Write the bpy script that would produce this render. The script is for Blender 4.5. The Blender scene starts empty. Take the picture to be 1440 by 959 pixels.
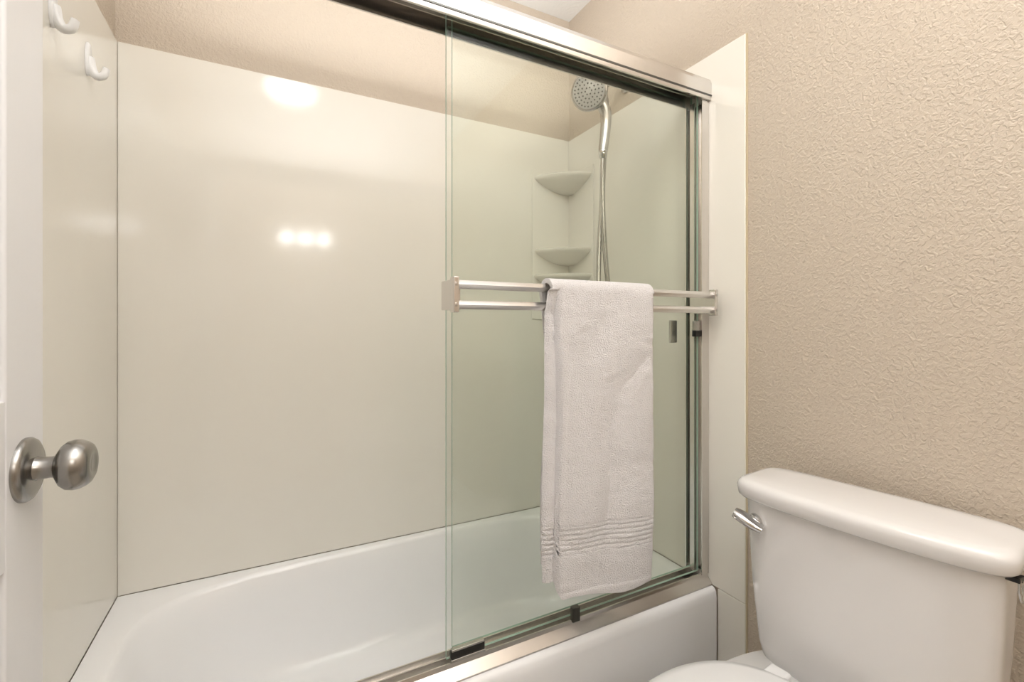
import bpy, bmesh, math
from mathutils import Vector, Matrix, noise
H=1.16
C=bpy.context.scene.collection

# ---------------- materials ----------------
def lin(c):
    return tuple(((v/255)/12.92 if v/255<=0.04045 else ((v/255+0.055)/1.055)**2.4) for v in c)+(1,)
def mat(name,col,rough=.5,metal=0,bump=None,coat=0,var=None,spec=.5,sheen=0):
    m=bpy.data.materials.new(name); m.use_nodes=True
    nt=m.node_tree; b=nt.nodes['Principled BSDF']
    b.inputs['Base Color'].default_value=lin(col); b.inputs['Roughness'].default_value=rough
    b.inputs['Metallic'].default_value=metal; b.inputs['Coat Weight'].default_value=coat
    b.inputs['Specular IOR Level'].default_value=spec
    if sheen: b.inputs['Sheen Weight'].default_value=sheen
    tc=nt.nodes.new('ShaderNodeTexCoord')
    if bump:
        kind,scale,dist,strength,stretch=bump
        mp=nt.nodes.new('ShaderNodeMapping'); mp.inputs['Scale'].default_value=stretch
        nt.links.new(tc.outputs['Object'],mp.inputs['Vector'])
        if kind=='noise':
            t=nt.nodes.new('ShaderNodeTexNoise'); t.inputs['Scale'].default_value=scale
            t.inputs['Detail'].default_value=3; out=t.outputs['Fac']
        else:
            t=nt.nodes.new('ShaderNodeTexNoise'); t.inputs['Scale'].default_value=scale
            t.inputs['Detail'].default_value=2.5; t.inputs['Distortion'].default_value=.6
            r=nt.nodes.new('ShaderNodeValToRGB'); r.color_ramp.elements[0].position=.42; r.color_ramp.elements[1].position=.62
            nt.links.new(t.outputs['Fac'],r.inputs['Fac']); out=r.outputs['Color']
        nt.links.new(mp.outputs['Vector'],t.inputs['Vector'])
        bp=nt.nodes.new('ShaderNodeBump'); bp.inputs['Distance'].default_value=dist; bp.inputs['Strength'].default_value=strength
        nt.links.new(out,bp.inputs['Height']); nt.links.new(bp.outputs['Normal'],b.inputs['Normal'])
    if var:
        col2,sc=var
        t=nt.nodes.new('ShaderNodeTexNoise'); t.inputs['Scale'].default_value=sc; t.inputs['Detail'].default_value=4
        nt.links.new(tc.outputs['Object'],t.inputs['Vector'])
        mx=nt.nodes.new('ShaderNodeMix'); mx.data_type='RGBA'
        mx.inputs[6].default_value=lin(col); mx.inputs[7].default_value=lin(col2)
        nt.links.new(t.outputs['Fac'],mx.inputs[0]); nt.links.new(mx.outputs[2],b.inputs['Base Color'])
    return m
M_wall=mat('wall_paint',(203,190,174),.5,bump=('knock',130,.0016,.58,(1,1,1)))
M_ceil=mat('ceiling_paint',(238,237,234),.7,bump=('knock',60,.001,.4,(1,1,1)))
M_panel=mat('surround_acrylic',(242,239,231),.10,bump=('noise',4,.0006,.5,(1,1,1)),var=((238,234,225),3))
M_tub=mat('tub_enamel',(249,249,250),.12,coat=.3)
M_porc=mat('porcelain',(226,224,223),.10,coat=.4)
M_seat=mat('seat_plastic',(226,226,226),.22)
M_alu=mat('polished_aluminium',(218,215,212),.22,1,bump=('noise',60,.0005,.2,(.02,1,1)))
M_chrome=mat('chrome',(205,205,205),.08,1)
M_nickel=mat('brushed_nickel',(158,156,153),.26,1,bump=('noise',200,.0002,.3,(1,1,.05)))
M_satin=mat('satin_nickel',(188,186,184),.25,1)
M_face=mat('shower_face_plate',(190,188,185),.4,.3)
M_black=mat('black_rubber',(22,22,22),.4)
M_door=mat('door_paint',(232,232,234),.35,bump=('noise',120,.0006,.35,(1,1,.05)))
M_plastic=mat('white_plastic',(242,242,242),.3)
M_grey=mat('dark_aluminium',(105,105,102),.35,1)
M_towel=mat('terry_cotton',(240,237,238),.95,bump=('noise',420,.006,1,(1,1,1)),sheen=.25,spec=.1)
M_floor=mat('floor_vinyl',(196,188,176),.4,var=((176,166,150),6))
M_caulk=mat('caulk',(205,190,160),.6)
M_soot=mat('nozzle_rubber',(100,98,95),.5)
def emis(name,col,s):
    m=bpy.data.materials.new(name); m.use_nodes=True; b=m.node_tree.nodes['Principled BSDF']
    b.inputs['Emission Color'].default_value=lin(col); b.inputs['Emission Strength'].default_value=s
    b.inputs['Base Color'].default_value=(.9,.9,.9,1); return m
M_glow=emis('lit_opal_glass',(255,253,251),30)
M_glow2=emis('lit_diffuser',(255,253,251),14)
def glassmat():
    m=bpy.data.materials.new('shower_glass'); m.use_nodes=True; nt=m.node_tree
    nt.nodes.remove(nt.nodes['Principled BSDF']); o=nt.nodes['Material Output']
    t=nt.nodes.new('ShaderNodeBsdfTransparent'); t.inputs['Color'].default_value=(.974,.985,.967,1)
    g=nt.nodes.new('ShaderNodeBsdfGlossy'); g.inputs['Roughness'].default_value=.01
    lw=nt.nodes.new('ShaderNodeLayerWeight'); lw.inputs['Blend'].default_value=.5
    p=nt.nodes.new('ShaderNodeMath'); p.operation='POWER'; p.inputs[1].default_value=5
    q=nt.nodes.new('ShaderNodeMath'); q.operation='MULTIPLY_ADD'; q.inputs[1].default_value=.9; q.inputs[2].default_value=.022
    nt.links.new(lw.outputs['Facing'],p.inputs[0]); nt.links.new(p.outputs[0],q.inputs[0])
    mx=nt.nodes.new('ShaderNodeMixShader')
    nt.links.new(q.outputs[0],mx.inputs[0]); nt.links.new(t.outputs[0],mx.inputs[1]); nt.links.new(g.outputs[0],mx.inputs[2])
    nt.links.new(mx.outputs[0],o.inputs['Surface']); return m
M_glass=glassmat()
M_gedge=mat('glass_edge_green',(160,186,172),.15)

# ---------------- mesh helpers ----------------
def empty(name):
    e=bpy.data.objects.new(name,None); e.empty_display_size=.05; C.objects.link(e); return e
def mk(name,v,f,m,parent=None,smooth=35,mods=()):
    me=bpy.data.meshes.new(name); me.from_pydata([tuple(p) for p in v],[],f); me.update()
    bm=bmesh.new(); bm.from_mesh(me); bmesh.ops.recalc_face_normals(bm,faces=bm.faces); bm.to_mesh(me); bm.free()
    me.materials.append(m)
    if smooth:
        for p in me.polygons: p.use_smooth=True
        me.set_sharp_from_angle(angle=math.radians(smooth))
    o=bpy.data.objects.new(name,me); C.objects.link(o)
    if parent: o.parent=parent
    return o
def box(name,x0,x1,y0,y1,z0,z1,m,parent=None,bev=0,seg=3):
    bm=bmesh.new(); bmesh.ops.create_cube(bm,size=1)
    for v in bm.verts:
        v.co=Vector(((x0+x1)/2+v.co.x*(x1-x0),(y0+y1)/2+v.co.y*(y1-y0),(z0+z1)/2+v.co.z*(z1-z0)))
    if bev: bmesh.ops.bevel(bm,geom=bm.edges[:],offset=bev,segments=seg,affect='EDGES',profile=.5)
    me=bpy.data.meshes.new(name); bm.to_mesh(me); bm.free(); me.materials.append(m)
    o=bpy.data.objects.new(name,me); C.objects.link(o)
    if bev:
        for p in me.polygons: p.use_smooth=True
        wn=o.modifiers.new('wn','WEIGHTED_NORMAL'); wn.weight=100; wn.mode='FACE_AREA'
    if parent: o.parent=parent
    return o
def loft(name,rings,m,parent=None,cap0=True,cap1=True,smooth=35):
    n=len(rings[0]); v=[p for r in rings for p in r]; f=[]
    for i in range(len(rings)-1):
        for j in range(n):
            a=i*n+j; b=i*n+(j+1)%n; f.append((a,b,b+n,a+n))
    if cap0: f.append(tuple(range(n)))
    if cap1: f.append(tuple(range((len(rings)-1)*n,len(rings)*n)))
    return mk(name,v,f,m,parent,smooth)
def sring(x0,x1,y0,y1,z,n,N=96,zf=None):
    cx,cy,hx,hy=(x0+x1)/2,(y0+y1)/2,(x1-x0)/2,(y1-y0)/2; out=[]
    for k in range(N):
        t=2*math.pi*k/N; c,s=math.cos(t),math.sin(t)
        r=1/max(abs(c),abs(s)) if n is None else 1/((abs(c)**n+abs(s)**n)**(1/n))
        out.append(Vector((cx+hx*c*r,cy+hy*s*r,z)))
    return out
def basis(d):
    d=Vector(d).normalized(); up=Vector((0,0,1)) if abs(d.z)<.9 else Vector((0,1,0))
    a=d.cross(up).normalized(); b=a.cross(d).normalized(); return d,a,b
def revolve(name,o,d,prof,m,parent=None,N=40,smooth=35):
    d,a,b=basis(d); o=Vector(o); rings=[]
    for h,r in prof:
        r=max(r,1e-4); rings.append([o+d*h+(a*math.cos(2*math.pi*k/N)+b*math.sin(2*math.pi*k/N))*r for k in range(N)])
    return loft(name,rings,m,parent,smooth=smooth)
def crom(pts,n=10):
    P=[Vector(p) for p in pts]; P=[2*P[0]-P[1]]+P+[2*P[-1]-P[-2]]; out=[]
    for i in range(1,len(P)-2):
        for k in range(n):
            t=k/n; a,b,c,d=P[i-1:i+3]
            out.append(.5*((2*b)+(c-a)*t+(2*a-5*b+4*c-d)*t*t+(3*b-a-3*c+d)*t**3))
    out.append(P[-2]); return out
def tube(name,pts,r,m,parent=None,n=10,N=16,flat=1.0,smooth=60):
    P=crom(pts,n) if n>1 else [Vector(p) for p in pts]
    L=len(P); rings=[]; a=None
    for i,p in enumerate(P):
        d=(P[min(i+1,L-1)]-P[max(i-1,0)]).normalized()
        if a is None: _,a,_=basis(d)
        a=(a-d*a.dot(d)).normalized(); b=d.cross(a)
        rr=r(i/(L-1)) if callable(r) else r
        rings.append([p+(a*math.cos(2*math.pi*k/N)+b*math.sin(2*math.pi*k/N)*flat)*rr for k in range(N)])
    return loft(name,rings,m,parent,smooth=smooth)
def extr(name,prof,x0,x1,m,parent=None,smooth=20):
    n=len(prof); v=[(x0,y,z) for y,z in prof]+[(x1,y,z) for y,z in prof]
    f=[(i,(i+1)%n,(i+1)%n+n,i+n) for i in range(n)]+[tuple(range(n)),tuple(range(n,2*n))]
    return mk(name,v,f,m,parent,smooth)

XL,XR,YB=-.378,1.142,1.651
RIM=H-.76; PT=H+.79; CZ=2.47; YF=-1.15
# ---------------- room ----------------
t=.1
box('wall_right',XR+.006,XR+t,YF-t,YB+t,0,CZ,M_wall)
box('wall_left',XL-t,XL-.006,YF-t,YB+t,0,CZ,M_wall)
box('wall_back',XL-.006,XR+.006,YB+.006,YB+t,0,CZ,M_wall)
box('wall_front',XL-.006,XR+.006,YF-t,YF,0,CZ,M_wall)
box('floor',XL-t,XR+t,YF-t,YB+t,-.1,0,M_floor)
box('ceiling',XL-t,XR+t,YF-t,YB+t,CZ,CZ+.1,M_ceil)
box('baseboard_right',XR-.008,XR+.006,YF,.80,0,.09,M_plastic,bev=.003)

# surround
YE=.816
def panel(x0,x1,y0,y1,z0,z1): return box('shower_wall_panel',x0,x1,y0,y1,z0,z1,M_panel,bev=.002)
panel(XL+.0005,XR-.0005,YB,YB+.0058,RIM+.0005,PT)
panel(XL-.0058,XL,YE,YB+.004,RIM+.0005,PT)
panel(XR,XR+.0058,YE,YB+.004,RIM+.0005,PT)
panel(XR,XR+.0058,YE,.903,0.0005,RIM-.001)
panel(XL-.0058,XL,YE,.903,0.0005,RIM-.001)
box('trim_caulk',XR+.002,XR+.0059,YE-.004,YE-.0002,.0005,PT,M_caulk)

# corner shelves (moulded caddy)
cad=empty('corner_shelf_caddy')
def quarter(r,z,N=20,inset=.0005):
    pts=[Vector((XR-inset,YB-inset,z))]
    for k in range(N+1):
        a=math.pi/2*k/N
        c,s=abs(math.cos(a)),math.sin(a); q=(c**1.6+s**1.6)**(-1/1.6)
        pts.append(Vector((XR-inset-r*c*q,YB-inset-r*.94*s*q,z)))
    return pts
for i,(z,r) in enumerate([(H+.612,.172),(H+.31,.172),(H+.205,.176)]):
    loft('shelf_%d'%(i+1),[quarter(.05,z-.060),quarter(.085,z-.052),quarter(.12,z-.040),quarter(r*.86,z-.026),quarter(r*.96,z-.017),quarter(r,z-.009),quarter(r,z-.003),quarter(r-.006,z)],M_panel,cad,smooth=50)
box('back_plate_a',XR-.185,XR-.0005,YB-.004,YB-.0005,H+.02,H+.64,M_panel,cad,bev=.0017)
box('back_plate_b',XR-.004,XR-.0005,YB-.175,YB-.0005,H+.02,H+.64,M_panel,cad,bev=.0017)

# ---------------- bathtub ----------------
e=.0015
R=[sring(XL+e,XR-e,.915,YB-e,0,None),sring(XL+e,XR-e,.905,YB-e,.03,None),sring(XL+e,XR-e,.905,YB-e,RIM-.03,None),
   sring(XL+e,XR-e,.907,YB-e,RIM-.012,None),sring(XL+e,XR-e,.913,YB-e,RIM-.003,None),sring(XL+e,XR-e,.922,YB-e,RIM,None),
   sring(-.318,1.088,.995,1.628,RIM,4.2),sring(-.312,1.082,1.0,1.623,RIM-.003,4.1),sring(-.304,1.076,1.006,1.617,RIM-.014,4),
   sring(-.285,1.068,1.014,1.609,RIM-.06,3.8),sring(-.25,1.06,1.025,1.598,RIM-.14,3.6),sring(-.205,1.05,1.038,1.585,RIM-.22,3.4),
   sring(-.16,1.04,1.05,1.573,RIM-.27,3.2),sring(-.11,1.02,1.07,1.553,RIM-.30,3),sring(-.05,.99,1.1,1.52,RIM-.315,3),sring(.2,.8,1.2,1.4,RIM-.32,2.5)]
loft('bathtub',R,M_tub,smooth=40)

# ---------------- sliding shower door ----------------
sd=empty('sliding_shower_door')
hz0,hz1=H+.655,H+.722
hp=[(.925,hz0),(.923,hz0+.012),(.923,hz1-.018),(.928,hz1-.006),(.938,hz1),(.992,hz1),(1.0,hz1-.008),(1.0,hz0),(.996,hz0),(.996,hz1-.02),(.972,hz1-.02),(.972,hz0+.02),(.969,hz0+.02),(.969,hz1-.02),(.930,hz1-.02),(.930,hz0)]
extr('header_rail',hp,XL+.001,XR-.001,M_alu,sd)
box('header_groove',XL+.001,XR-.001,.9215,.9235,hz0+.010,hz0+.014,M_grey,sd)
tp=[(.920,RIM+.0003),(.920,RIM+.004),(.938,RIM+.022),(.941,RIM+.030),(.944,RIM+.030),(.944,RIM+.010),(.966,RIM+.010),(.966,RIM+.026),(.969,RIM+.026),(.969,RIM+.010),(.992,RIM+.010),(.992,RIM+.022),(.995,RIM+.022),(.995,RIM+.0003)]
extr('bottom_track',tp,XL+.001,XR-.001,M_alu,sd)
for nm,xa,xb in (('jamb_right',XR-.030,XR-.001),('jamb_left',XL+.001,XL+.030)):
    box(nm,xa,xb,.932,.936,RIM+.03,hz0,M_alu,sd)
    box(nm+'_rear',xa,xb,.990,.994,RIM+.03,hz0,M_alu,sd)
    xw=(xb-.004,xb) if 'right' in nm else (xa,xa+.004)
    box(nm+'_web',xw[0],xw[1],.936,.990,RIM+.03,hz0,M_alu,sd)
    xm=(xa,xb-.004) if 'right' in nm else (xa+.004,xb)
    box(nm+'_fin',xm[0],xm[1],.960,.976,RIM+.03,hz0,M_alu,sd)
def pane(name,x0,x1,y0,y1,z0,z1):
    o=box(name,x0,x1,y0,y1,z0,z1,M_glass,sd); o.data.materials.append(M_gedge)
    for p in o.data.polygons:
        if abs(p.normal.y)<.5: p.material_index=1
pane('glass_pane_outer',.338,1.118,.951,.957,RIM+.034,hz0+.03)
pane('glass_pane_inner',.362,1.125,.979,.985,RIM+.034,hz0+.03)
bx0,bx1=.326,1.108
for i,(z0,z1) in enumerate([(H+.0725,H+.0905),(H+.031,H+.049)]):
    zc=(z0+z1)/2
    prof=[(.884,z0),(.889,z0),(.892,z0+.004),(.892,z1-.004),(.889,z1),(.884,z1),(.879,z1-.006),(.877,zc),(.879,z0+.006)]
    extr('towel_bar_%d'%(i+1),prof,bx0+.008,bx1-.008,M_alu,sd,30)
for nm,x in (('bracket_left',bx0),('bracket_right',bx1-.012)):
    box(nm,x,x+.012,.874,.896,H+.024,H+.097,M_alu,sd,bev=.002)
    box(nm+'_post',x+.0,x+.022,.893,.951,H+.030,H+.092,M_alu,sd,bev=.002)
    for z in (H+.04,H+.082): revolve(nm+'_screw',(x+.006,.874,z),(0,-1,0),[(0,.004),(.0015,.0035),(.002,.001)],M_chrome,sd,N=14)
box('corner_guide',.345,.425,.941,.951,RIM+.036,RIM+.052,M_black,sd,bev=.002)
box('corner_guide_cap',.345,.425,.938,.953,RIM+.031,RIM+.037,M_chrome,sd,bev=.001)
box('corner_guide_top',.347,.423,.940,.951,RIM+.052,RIM+.057,M_chrome,sd,bev=.001)
box('center_guide',.66,.682,.936,.949,RIM+.024,RIM+.06,M_grey,sd,bev=.002)
box('finger_pull',1.045,1.07,.985,.996,H-.055,H+.012,M_satin,sd,bev=.003)
box('bumper',1.09,1.118,.936,.950,H-.036,H-.018,M_black,sd,bev=.002)
box('bumper_plate',1.092,1.114,.937,.950,H-.018,H+.01,M_satin,sd,bev=.001)

# ---------------- towel ----------------
def sst(a,b,x):
    x=max(0,min(1,(x-a)/(b-a))); return x*x*(3-2*x)
def towel():
    yf,yb=.861,.906; zt=H+.098; r=(yb-yf)/2; yc=(yf+yb)/2
    xa,xb=.549,.849
    NX=90
    zbot=H-.612; zbk=H-.56
    path=[]
    n1=260
    for i in range(n1): path.append(('f',i/(n1-1)))
    for i in range(1,18): path.append(('a',i/18))
    n2=90
    for i in range(n2): path.append(('b',i/(n2-1)))
    v=[];f=[]
    for kind,s in path:
        for j in range(NX+1):
            u=j/NX
            foldu=.085+.02*math.sin(s*4)
            under=1-sst(foldu-.012,foldu+.012,u)
            if kind=='f':
                z0=zbot-.024*u+.006*math.sin(u*7)+.035*under
                z=z0+(zt-r-z0)*s; y=yf
                d=max(0,min(1,(zt-z)/.6))
            elif kind=='a':
                a=math.pi*(1-s); z=zt-r+r*math.sin(a); y=yc+r*math.cos(a); d=0
            else:
                z1=zbk-.01*u; z=zt-r+(z1-zt+r)*s; y=yb; d=max(0,min(1,(zt-z)/.6))
            back=(kind=='b')or(kind=='a' and s>.5)
            x0=xa-.010*d+.004*math.sin(z*13+1)*d; x1=xb-.004*d+.005*math.sin(z*9)*d
            if kind=='b': x0+=.018*min(1,s*5)
            x=x0+(x1-x0)*u
            p=Vector((x*6,z*3.5,1.5 if back else .2))
            w=noise.noise(p)*.020*min(1,d*3+.15)+.006*math.sin(u*6+z*4)*d
            fine=noise.noise(Vector((x*60,z*60,3)))*.0013+noise.noise(Vector((x*25,z*25,7)))*.0018
            if kind!='b':
                y-=abs(w)*.9+fine
                y+=.018*under*min(1,d*8)
                zz=z-(zbot-.024*u)
                if kind=='f':
                    if .098<zz<.165:
                        ph=(zz-.098)/.067*6; y-= .0055*(abs(math.sin(ph*math.pi)))-.0055
                    if zz<.014: y-=.002
                    y+= .007*(max(0,1-u/.03)**2+max(0,1-(1-u)/.04)**2)
            else:
                y+=abs(w)*.4*d+fine+.008*d
            v.append((x,y,z))
    n=NX+1
    for i in range(len(path)-1):
        for j in range(NX): f.append((i*n+j,i*n+j+1,(i+1)*n+j+1,(i+1)*n+j))
    o=mk('bath_towel',v,f,M_towel,smooth=180)
    m=o.modifiers.new('s','SOLIDIFY'); m.thickness=.011; m.offset=0
    b=o.modifiers.new('b','BEVEL'); b.width=.004; b.segments=3; b.limit_method='ANGLE'; b.angle_limit=math.radians(50)
towel()

# ---------------- hand shower ----------------
sh=empty('handheld_shower_head')
Y0=1.291
revolve('wall_flange',(XR+.005,Y0,H+.872),(-1,0,0),[(0,.03),(.003,.03),(.008,.024),(.012,.014)],M_satin,sh)
tube('shower_arm',[(XR+.003,Y0,H+.872),(XR-.04,Y0,H+.872),(XR-.08,Y0,H+.855),(XR-.105,Y0,H+.83)],.0115,M_satin,sh)
revolve('diverter_body',(XR-.100,Y0,H+.845),(-.75,0,-.6),[(0,.012),(.005,.019),(.03,.019),(.034,.016),(.05,.016),(.055,.010)],M_satin,sh)
tube('cradle',[(XR-.125,Y0,H+.825),(XR-.13,Y0-.0,H+.80),(XR-.118,Y0-.02,H+.785),(XR-.11,Y0-.02,H+.765)],.014,M_satin,sh)
hc=Vector((.955,Y0-.03,H+.788)); hn=Vector((-.78,-.54,-.32)).normalized()
revolve('head',hc-hn*.03,hn,[(-.006,.012),(0,.03),(.006,.045),(.014,.058),(.022,.063),(.030,.064),(.034,.062),(.036,.058)],M_satin,sh,N=56)
revolve('face_plate',hc+hn*.0055,hn,[(0,.056),(.0015,.055),(.002,.05),(.002,.02),(.003,.018),(.003,.004)],M_face,sh,N=48)
_,a,b=basis(hn)
nv=[];nf=[]
for rr_,cnt in ((.011,6),(.024,12),(.036,18),(.048,26)):
    for k in range(cnt):
        an=2*math.pi*k/cnt; c=hc+hn*.0078+(a*math.cos(an)+b*math.sin(an))*rr_
        base=len(nv); q=.0028
        for hh,qq in ((0,q),(.003,q*.7)):
            for g in range(8): nv.append(c+hn*hh+(a*math.cos(g*math.pi/4)+b*math.sin(g*math.pi/4))*qq)
        for g in range(8): nf.append((base+g,base+(g+1)%8,base+8+(g+1)%8,base+8+g))
        nf.append(tuple(base+8+g for g in range(8)))
mk('nozzles',nv,nf,M_soot,sh)
hb=Vector((1.022,Y0-.02,H+.60))
tube('handle',[hc-hn*.02,hc-hn*.035+Vector((.012,.0,-.012)),(1.028,Y0-.022,H+.745),(1.034,Y0-.02,H+.69),hb],lambda t:.024-.008*t,M_satin,sh,N=20)
revolve('handle_nut',hb+Vector((0,0,.004)),(0,0,-1),[(0,.015),(.004,.016),(.025,.014),(.03,.010)],M_chrome,sh,N=24)
tube('hose',[hb-Vector((0,0,.02)),(1.020,Y0-.02,H+.50),(1.022,Y0-.02,H+.38),(1.036,Y0-.018,H+.22),(1.050,Y0-.02,H+.08),(1.055,Y0-.02,H-.10),(1.035,Y0-.02,H-.20),(1.010,Y0-.015,H-.10),(1.010,Y0-.01,H+.08),(1.020,Y0-.0,H+.24),(1.036,Y0+.005,H+.42),(1.044,Y0+.0,H+.60),(1.056,Y0+.0,H+.72),(XR-.095,Y0,H+.82)],.0088,M_satin,sh,n=24,N=12)
va=empty('shower_valve')
revolve('escutcheon',(XR-.0005,Y0,H-.16),(-1,0,0),[(0,.08),(.004,.08),(.01,.06),(.02,.025),(.045,.022),(.06,.02)],M_satin,va)
tube('lever',[(XR-.055,Y0,H-.16),(XR-.058,Y0,H-.2),(XR-.065,Y0,H-.24)],lambda t:.011-.004*t,M_satin,va)
ts=empty('tub_spout')
revolve('spout_body',(XR-.0005,Y0,.55),(-1,0,-.04),[(0,.03),(.005,.032),(.06,.03),(.12,.026),(.14,.022),(.145,.012)],M_satin,ts)
revolve('spout_outlet',(XR-.122,Y0,.55),(0,0,-1),[(0,.018),(.034,.019),(.036,.014)],M_satin,ts)

# ---------------- toilet ----------------
to=empty('toilet')
TR=math.radians(6.5); piv=Vector((1.13,.27,0)); Rm=Matrix.Rotation(TR,3,'Z')
to.rotation_euler=(0,0,TR); to.location=piv-Rm@piv
cy=.489
def rr(x0,x1,hw,z,n=7,bow=0,N=96):
    ring=sring(x0,x1,cy-hw,cy+hw,z,n,N)
    for p in ring:
        w=1-((p.y-cy)/hw)**2
        k=max(0,min(1,(x1-p.x)/(x1-x0)))
        p.x-=bow*w*k
    return ring
zl=H-.341
loft('tank',[rr(.995,1.10,.155,.425,5,.01),rr(.985,1.115,.175,.44,6,.012),rr(.982,1.12,.183,.47,6,.013),rr(.975,1.125,.193,.60,7,.014),rr(.969,1.126,.202,zl-.033,7,.014)],M_porc,to,smooth=50)
loft('tank_lid',[rr(.969,1.127,.205,zl-.038,7,.014),rr(.960,1.128,.212,zl-.037,7,.015),rr(.955,1.129,.217,zl-.032,6.5,.015),rr(.953,1.130,.219,zl-.015,6.5,.015),rr(.955,1.129,.217,zl-.006,6.5,.015),rr(.961,1.127,.211,zl-.0005,6.5,.015),rr(.972,1.12,.200,zl+.002,6.5,.014),rr(1.01,1.10,.14,zl+.004,5,.01)],M_porc,to,smooth=60)
sz=.478; so=cy+.024
def so_(x0,x1,h,z,n=2.4): return sring(x0,x1,so-h,so+h,z,n)
loft('seat',[so_(.44,.90,.191,sz-.035),so_(.432,.905,.198,sz-.03),so_(.432,.905,.198,sz-.02),so_(.438,.90,.192,sz-.016)],M_seat,to,smooth=50)
loft('seat_lid',[so_(.438,.905,.193,sz-.015),so_(.43,.91,.200,sz-.011),so_(.43,.91,.200,sz+.0),so_(.437,.906,.194,sz+.007),so_(.46,.89,.175,sz+.012),so_(.58,.80,.08,sz+.015,2.2)],M_seat,to,smooth=60)
bz_=sz-.036
loft('bowl',[so_(.56,1.06,.11,0.0003,4),so_(.555,1.065,.115,.02,4),so_(.58,1.06,.10,.08,3.5),so_(.58,1.07,.10,.18,3.2),so_(.52,1.09,.13,.27,2.8),so_(.46,1.10,.165,.35,2.6),so_(.44,1.11,.186,.41,2.6),so_(.437,1.11,.190,bz_-.008,2.6),so_(.445,1.10,.182,bz_,2.6)],M_porc,to,smooth=60)
for s in (-1,1): box('hinge',.888,.925,so+s*.07-.02,so+s*.07+.02,.44,sz+.008,M_seat,to,bev=.006)
lv=Vector((.972,.658,H-.425))
revolve('lever_boss',lv,(-1,0,0),[(-.006,.017),(.004,.017),(.010,.015),(.014,.009)],M_chrome,to,N=24)
tube('flush_lever',[lv+Vector((-.010,-.018,-.008)),lv+Vector((-.017,.002,.0)),lv+Vector((-.022,.020,.009)),lv+Vector((-.026,.034,.015))],lambda t:.012+.008*math.sin(.4+t*2.2),M_chrome,to,N=16,flat=.6)
cl=empty('hanging_clip')
bx,by,bz=1.0,.268,zl-.042
box('clip_body',bx-.010,bx+.010,by-.010,by+.006,bz-.005,bz+.003,M_black,cl,bev=.001)
tube('clip_wire',[(bx-.004,by-.008,bz),(bx-.006,by-.009,bz-.02),(bx,by-.010,bz-.034),(bx+.006,by-.009,bz-.02),(bx+.003,by-.008,bz-.006)],.0022,M_chrome,cl,N=8)

# ---------------- door ----------------
dr=empty('door_1')
dx1=-.26; dx0=dx1-.035; ye=.812; yh=ye-.76
box('door_slab',dx0+.006,dx1-.006,yh+.002,ye-.002,.014,2.028,M_door,dr)
st=.098; mid=(yh+ye)/2
def strip(nm,y0,y1,z0,z1,bev=.004):
    box(nm,dx0,dx1,y0,y1,z0,z1,M_door,dr,bev=bev)
strip('stile_lock',ye-st,ye,.012,2.03); strip('stile_hinge',yh,yh+st,.012,2.03)
rails=[(.012,.22),(.885,1.075),(1.62,1.72),(1.915,2.03)]
for i,(z0,z1) in enumerate(rails): strip('rail_%d'%i,yh+st,ye-st,z0,z1,.002)
for (z0,z1) in ((.22,.885),(1.075,1.62),(1.72,1.915)):
    strip('stile_mid',mid-.05,mid+.05,z0,z1,.002)
    for (y0,y1) in ((yh+st,mid-.05),(mid+.05,ye-st)):
        box('panel',dx0+.002,dx1-.002,y0+.02,y1-.02,z0+.02,z1-.02,M_door,dr,bev=.0035)
ky,kz=.759,H-.174
revolve('knob_rose',(dx1-.0005,ky,kz),(1,0,0),[(0,.038),(.004,.038),(.007,.036),(.010,.030),(.011,.020)],M_nickel,dr,N=64,smooth=40)
revolve('knob',(dx1+.008,ky,kz),(1,0,0),[(0,.016),(.004,.0135),(.016,.0125),(.020,.0135),(.022,.018),(.026,.025),(.031,.0292),(.037,.0305),(.043,.0298),(.049,.027),(.053,.0235),(.0555,.018),(.0555,.012),(.0545,.010),(.0545,.0005)],M_nickel,dr,N=64,smooth=50)
revolve('knob_rose_rear',(dx0+.0005,ky,kz),(-1,0,0),[(0,.036),(.006,.036),(.010,.030)],M_nickel,dr,N=48)
revolve('knob_rear',(dx0,ky,kz),(-1,0,0),[(0,.013),(.020,.013),(.026,.022),(.034,.029),(.044,.028),(.052,.020),(.053,.001)],M_nickel,dr,N=48)
for z in (.25,1.05,1.85): box('hinge_leaf',dx0-.012,dx0+.002,yh-.012,yh+.004,z-.045,z+.045,M_nickel,dr,bev=.002)

# ---------------- robe hooks ----------------
def hook(y,z):
    h=empty('robe_hook')
    ring=lambda x,hy,hz: [Vector((x,y+hy*math.cos(2*math.pi*k/32),z+hz*math.sin(2*math.pi*k/32)*(1 if math.sin(2*math.pi*k/32)>0 else .9))) for k in range(32)]
    loft('plate',[ring(XL+.0003,.014,.041),ring(XL+.004,.014,.041),ring(XL+.007,.011,.037)],M_plastic,h,smooth=60)
    tube('prong',[(XL+.004,y,z+.005),(XL+.009,y,z-.02),(XL+.018,y,z-.034),(XL+.030,y,z-.030),(XL+.036,y,z-.012)],lambda t:.011-.004*t,M_plastic,h,N=16)
hook(1.212,H+.615); hook(1.409,H+.615)

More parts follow.
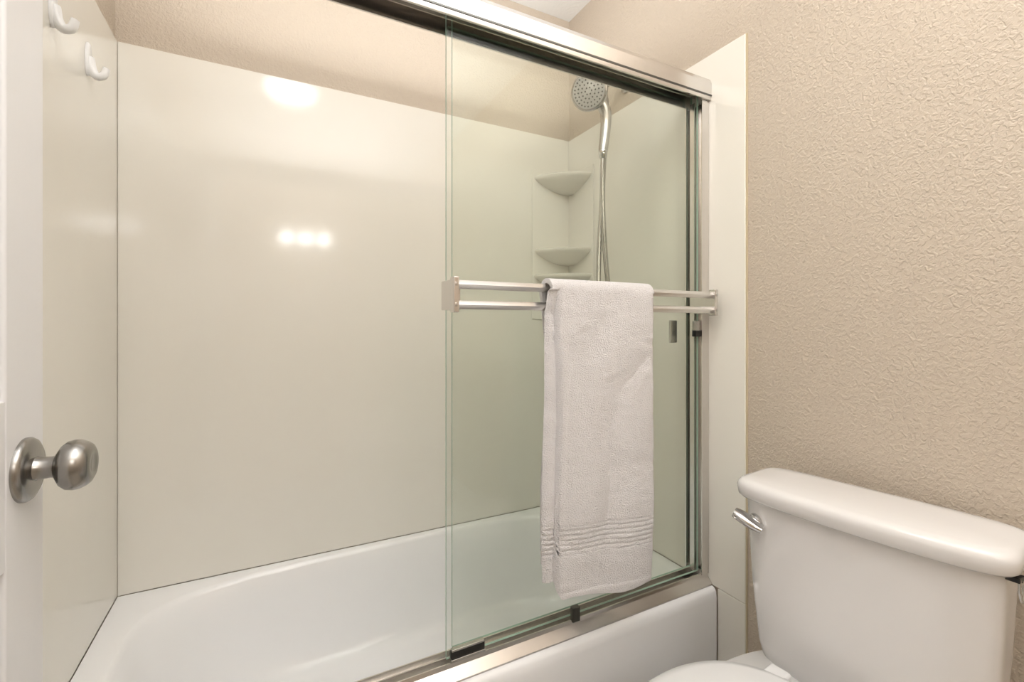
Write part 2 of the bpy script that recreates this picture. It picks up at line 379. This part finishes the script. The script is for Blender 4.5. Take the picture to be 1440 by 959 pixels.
# ---------------- lights ----------------
vl=empty('vanity_light')
box('backplate',.02,.52,YF+.0005,YF+.03,1.84,1.96,M_satin,vl,bev=.005)
for i,x in enumerate((.12,.27,.42)):
    revolve('socket_%d'%i,(x,YF+.03,1.9),(0,1,0),[(0,.025),(.03,.025),(.035,.03)],M_satin,vl)
    c=Vector((x,YF+.11,1.9))
    revolve('globe_%d'%i,c,(0,1,0),[(-.052*math.cos(math.pi*k/16),.052*math.sin(math.pi*k/16)) for k in range(17)],M_glow,vl,smooth=180,N=24)
clt=empty('ceiling_light')
revolve('base_ring',(.10,.50,CZ-.0005),(0,0,-1),[(0,.15),(.02,.15),(.022,.13)],M_satin,clt)
revolve('diffuser',(.10,.50,CZ-.02),(0,0,-1),[(0,.135),(.02,.13),(.04,.11),(.055,.075),(.062,.03),(.063,0)],M_glow2,clt,smooth=180)
def area(name,loc,rot,sx,sy,p,col=(.985,.99,1)):
    l=bpy.data.lights.new(name,'AREA'); l.shape='RECTANGLE'; l.size=sx; l.size_y=sy; l.energy=p; l.color=col
    o=bpy.data.objects.new(name,l); C.objects.link(o); o.location=loc; o.rotation_euler=rot
area('room_bounce_fill',(.38,-.20,1.98),(math.pi,0,0),1.1,1.1,35)  # added fill, no real fixture: bounces soft light off the room ceiling
area('alcove_bounce_fill',(.38,1.30,2.0),(math.pi,0,0),1.2,.5,3.5)  # added fill without a fixture, brightens the tub alcove via the ceiling

w=bpy.data.worlds.new('w'); bpy.context.scene.world=w; w.use_nodes=True
w.node_tree.nodes['Background'].inputs[0].default_value=(.9,.92,1,1); w.node_tree.nodes['Background'].inputs[1].default_value=.3
# ---------------- camera ----------------
cd=bpy.data.cameras.new('cam'); cam=bpy.data.objects.new('camera',cd); C.objects.link(cam)
cd.sensor_width=36; cd.lens=36*649/1440; cd.shift_y=-23.5/1440; cd.clip_start=.02
cam.location=(0,0,H); cam.rotation_euler=(math.pi/2,0,-math.radians(27.65))
bpy.context.scene.camera=cam
vs=bpy.context.scene.view_settings; vs.view_transform='Standard'; vs.exposure=0.0
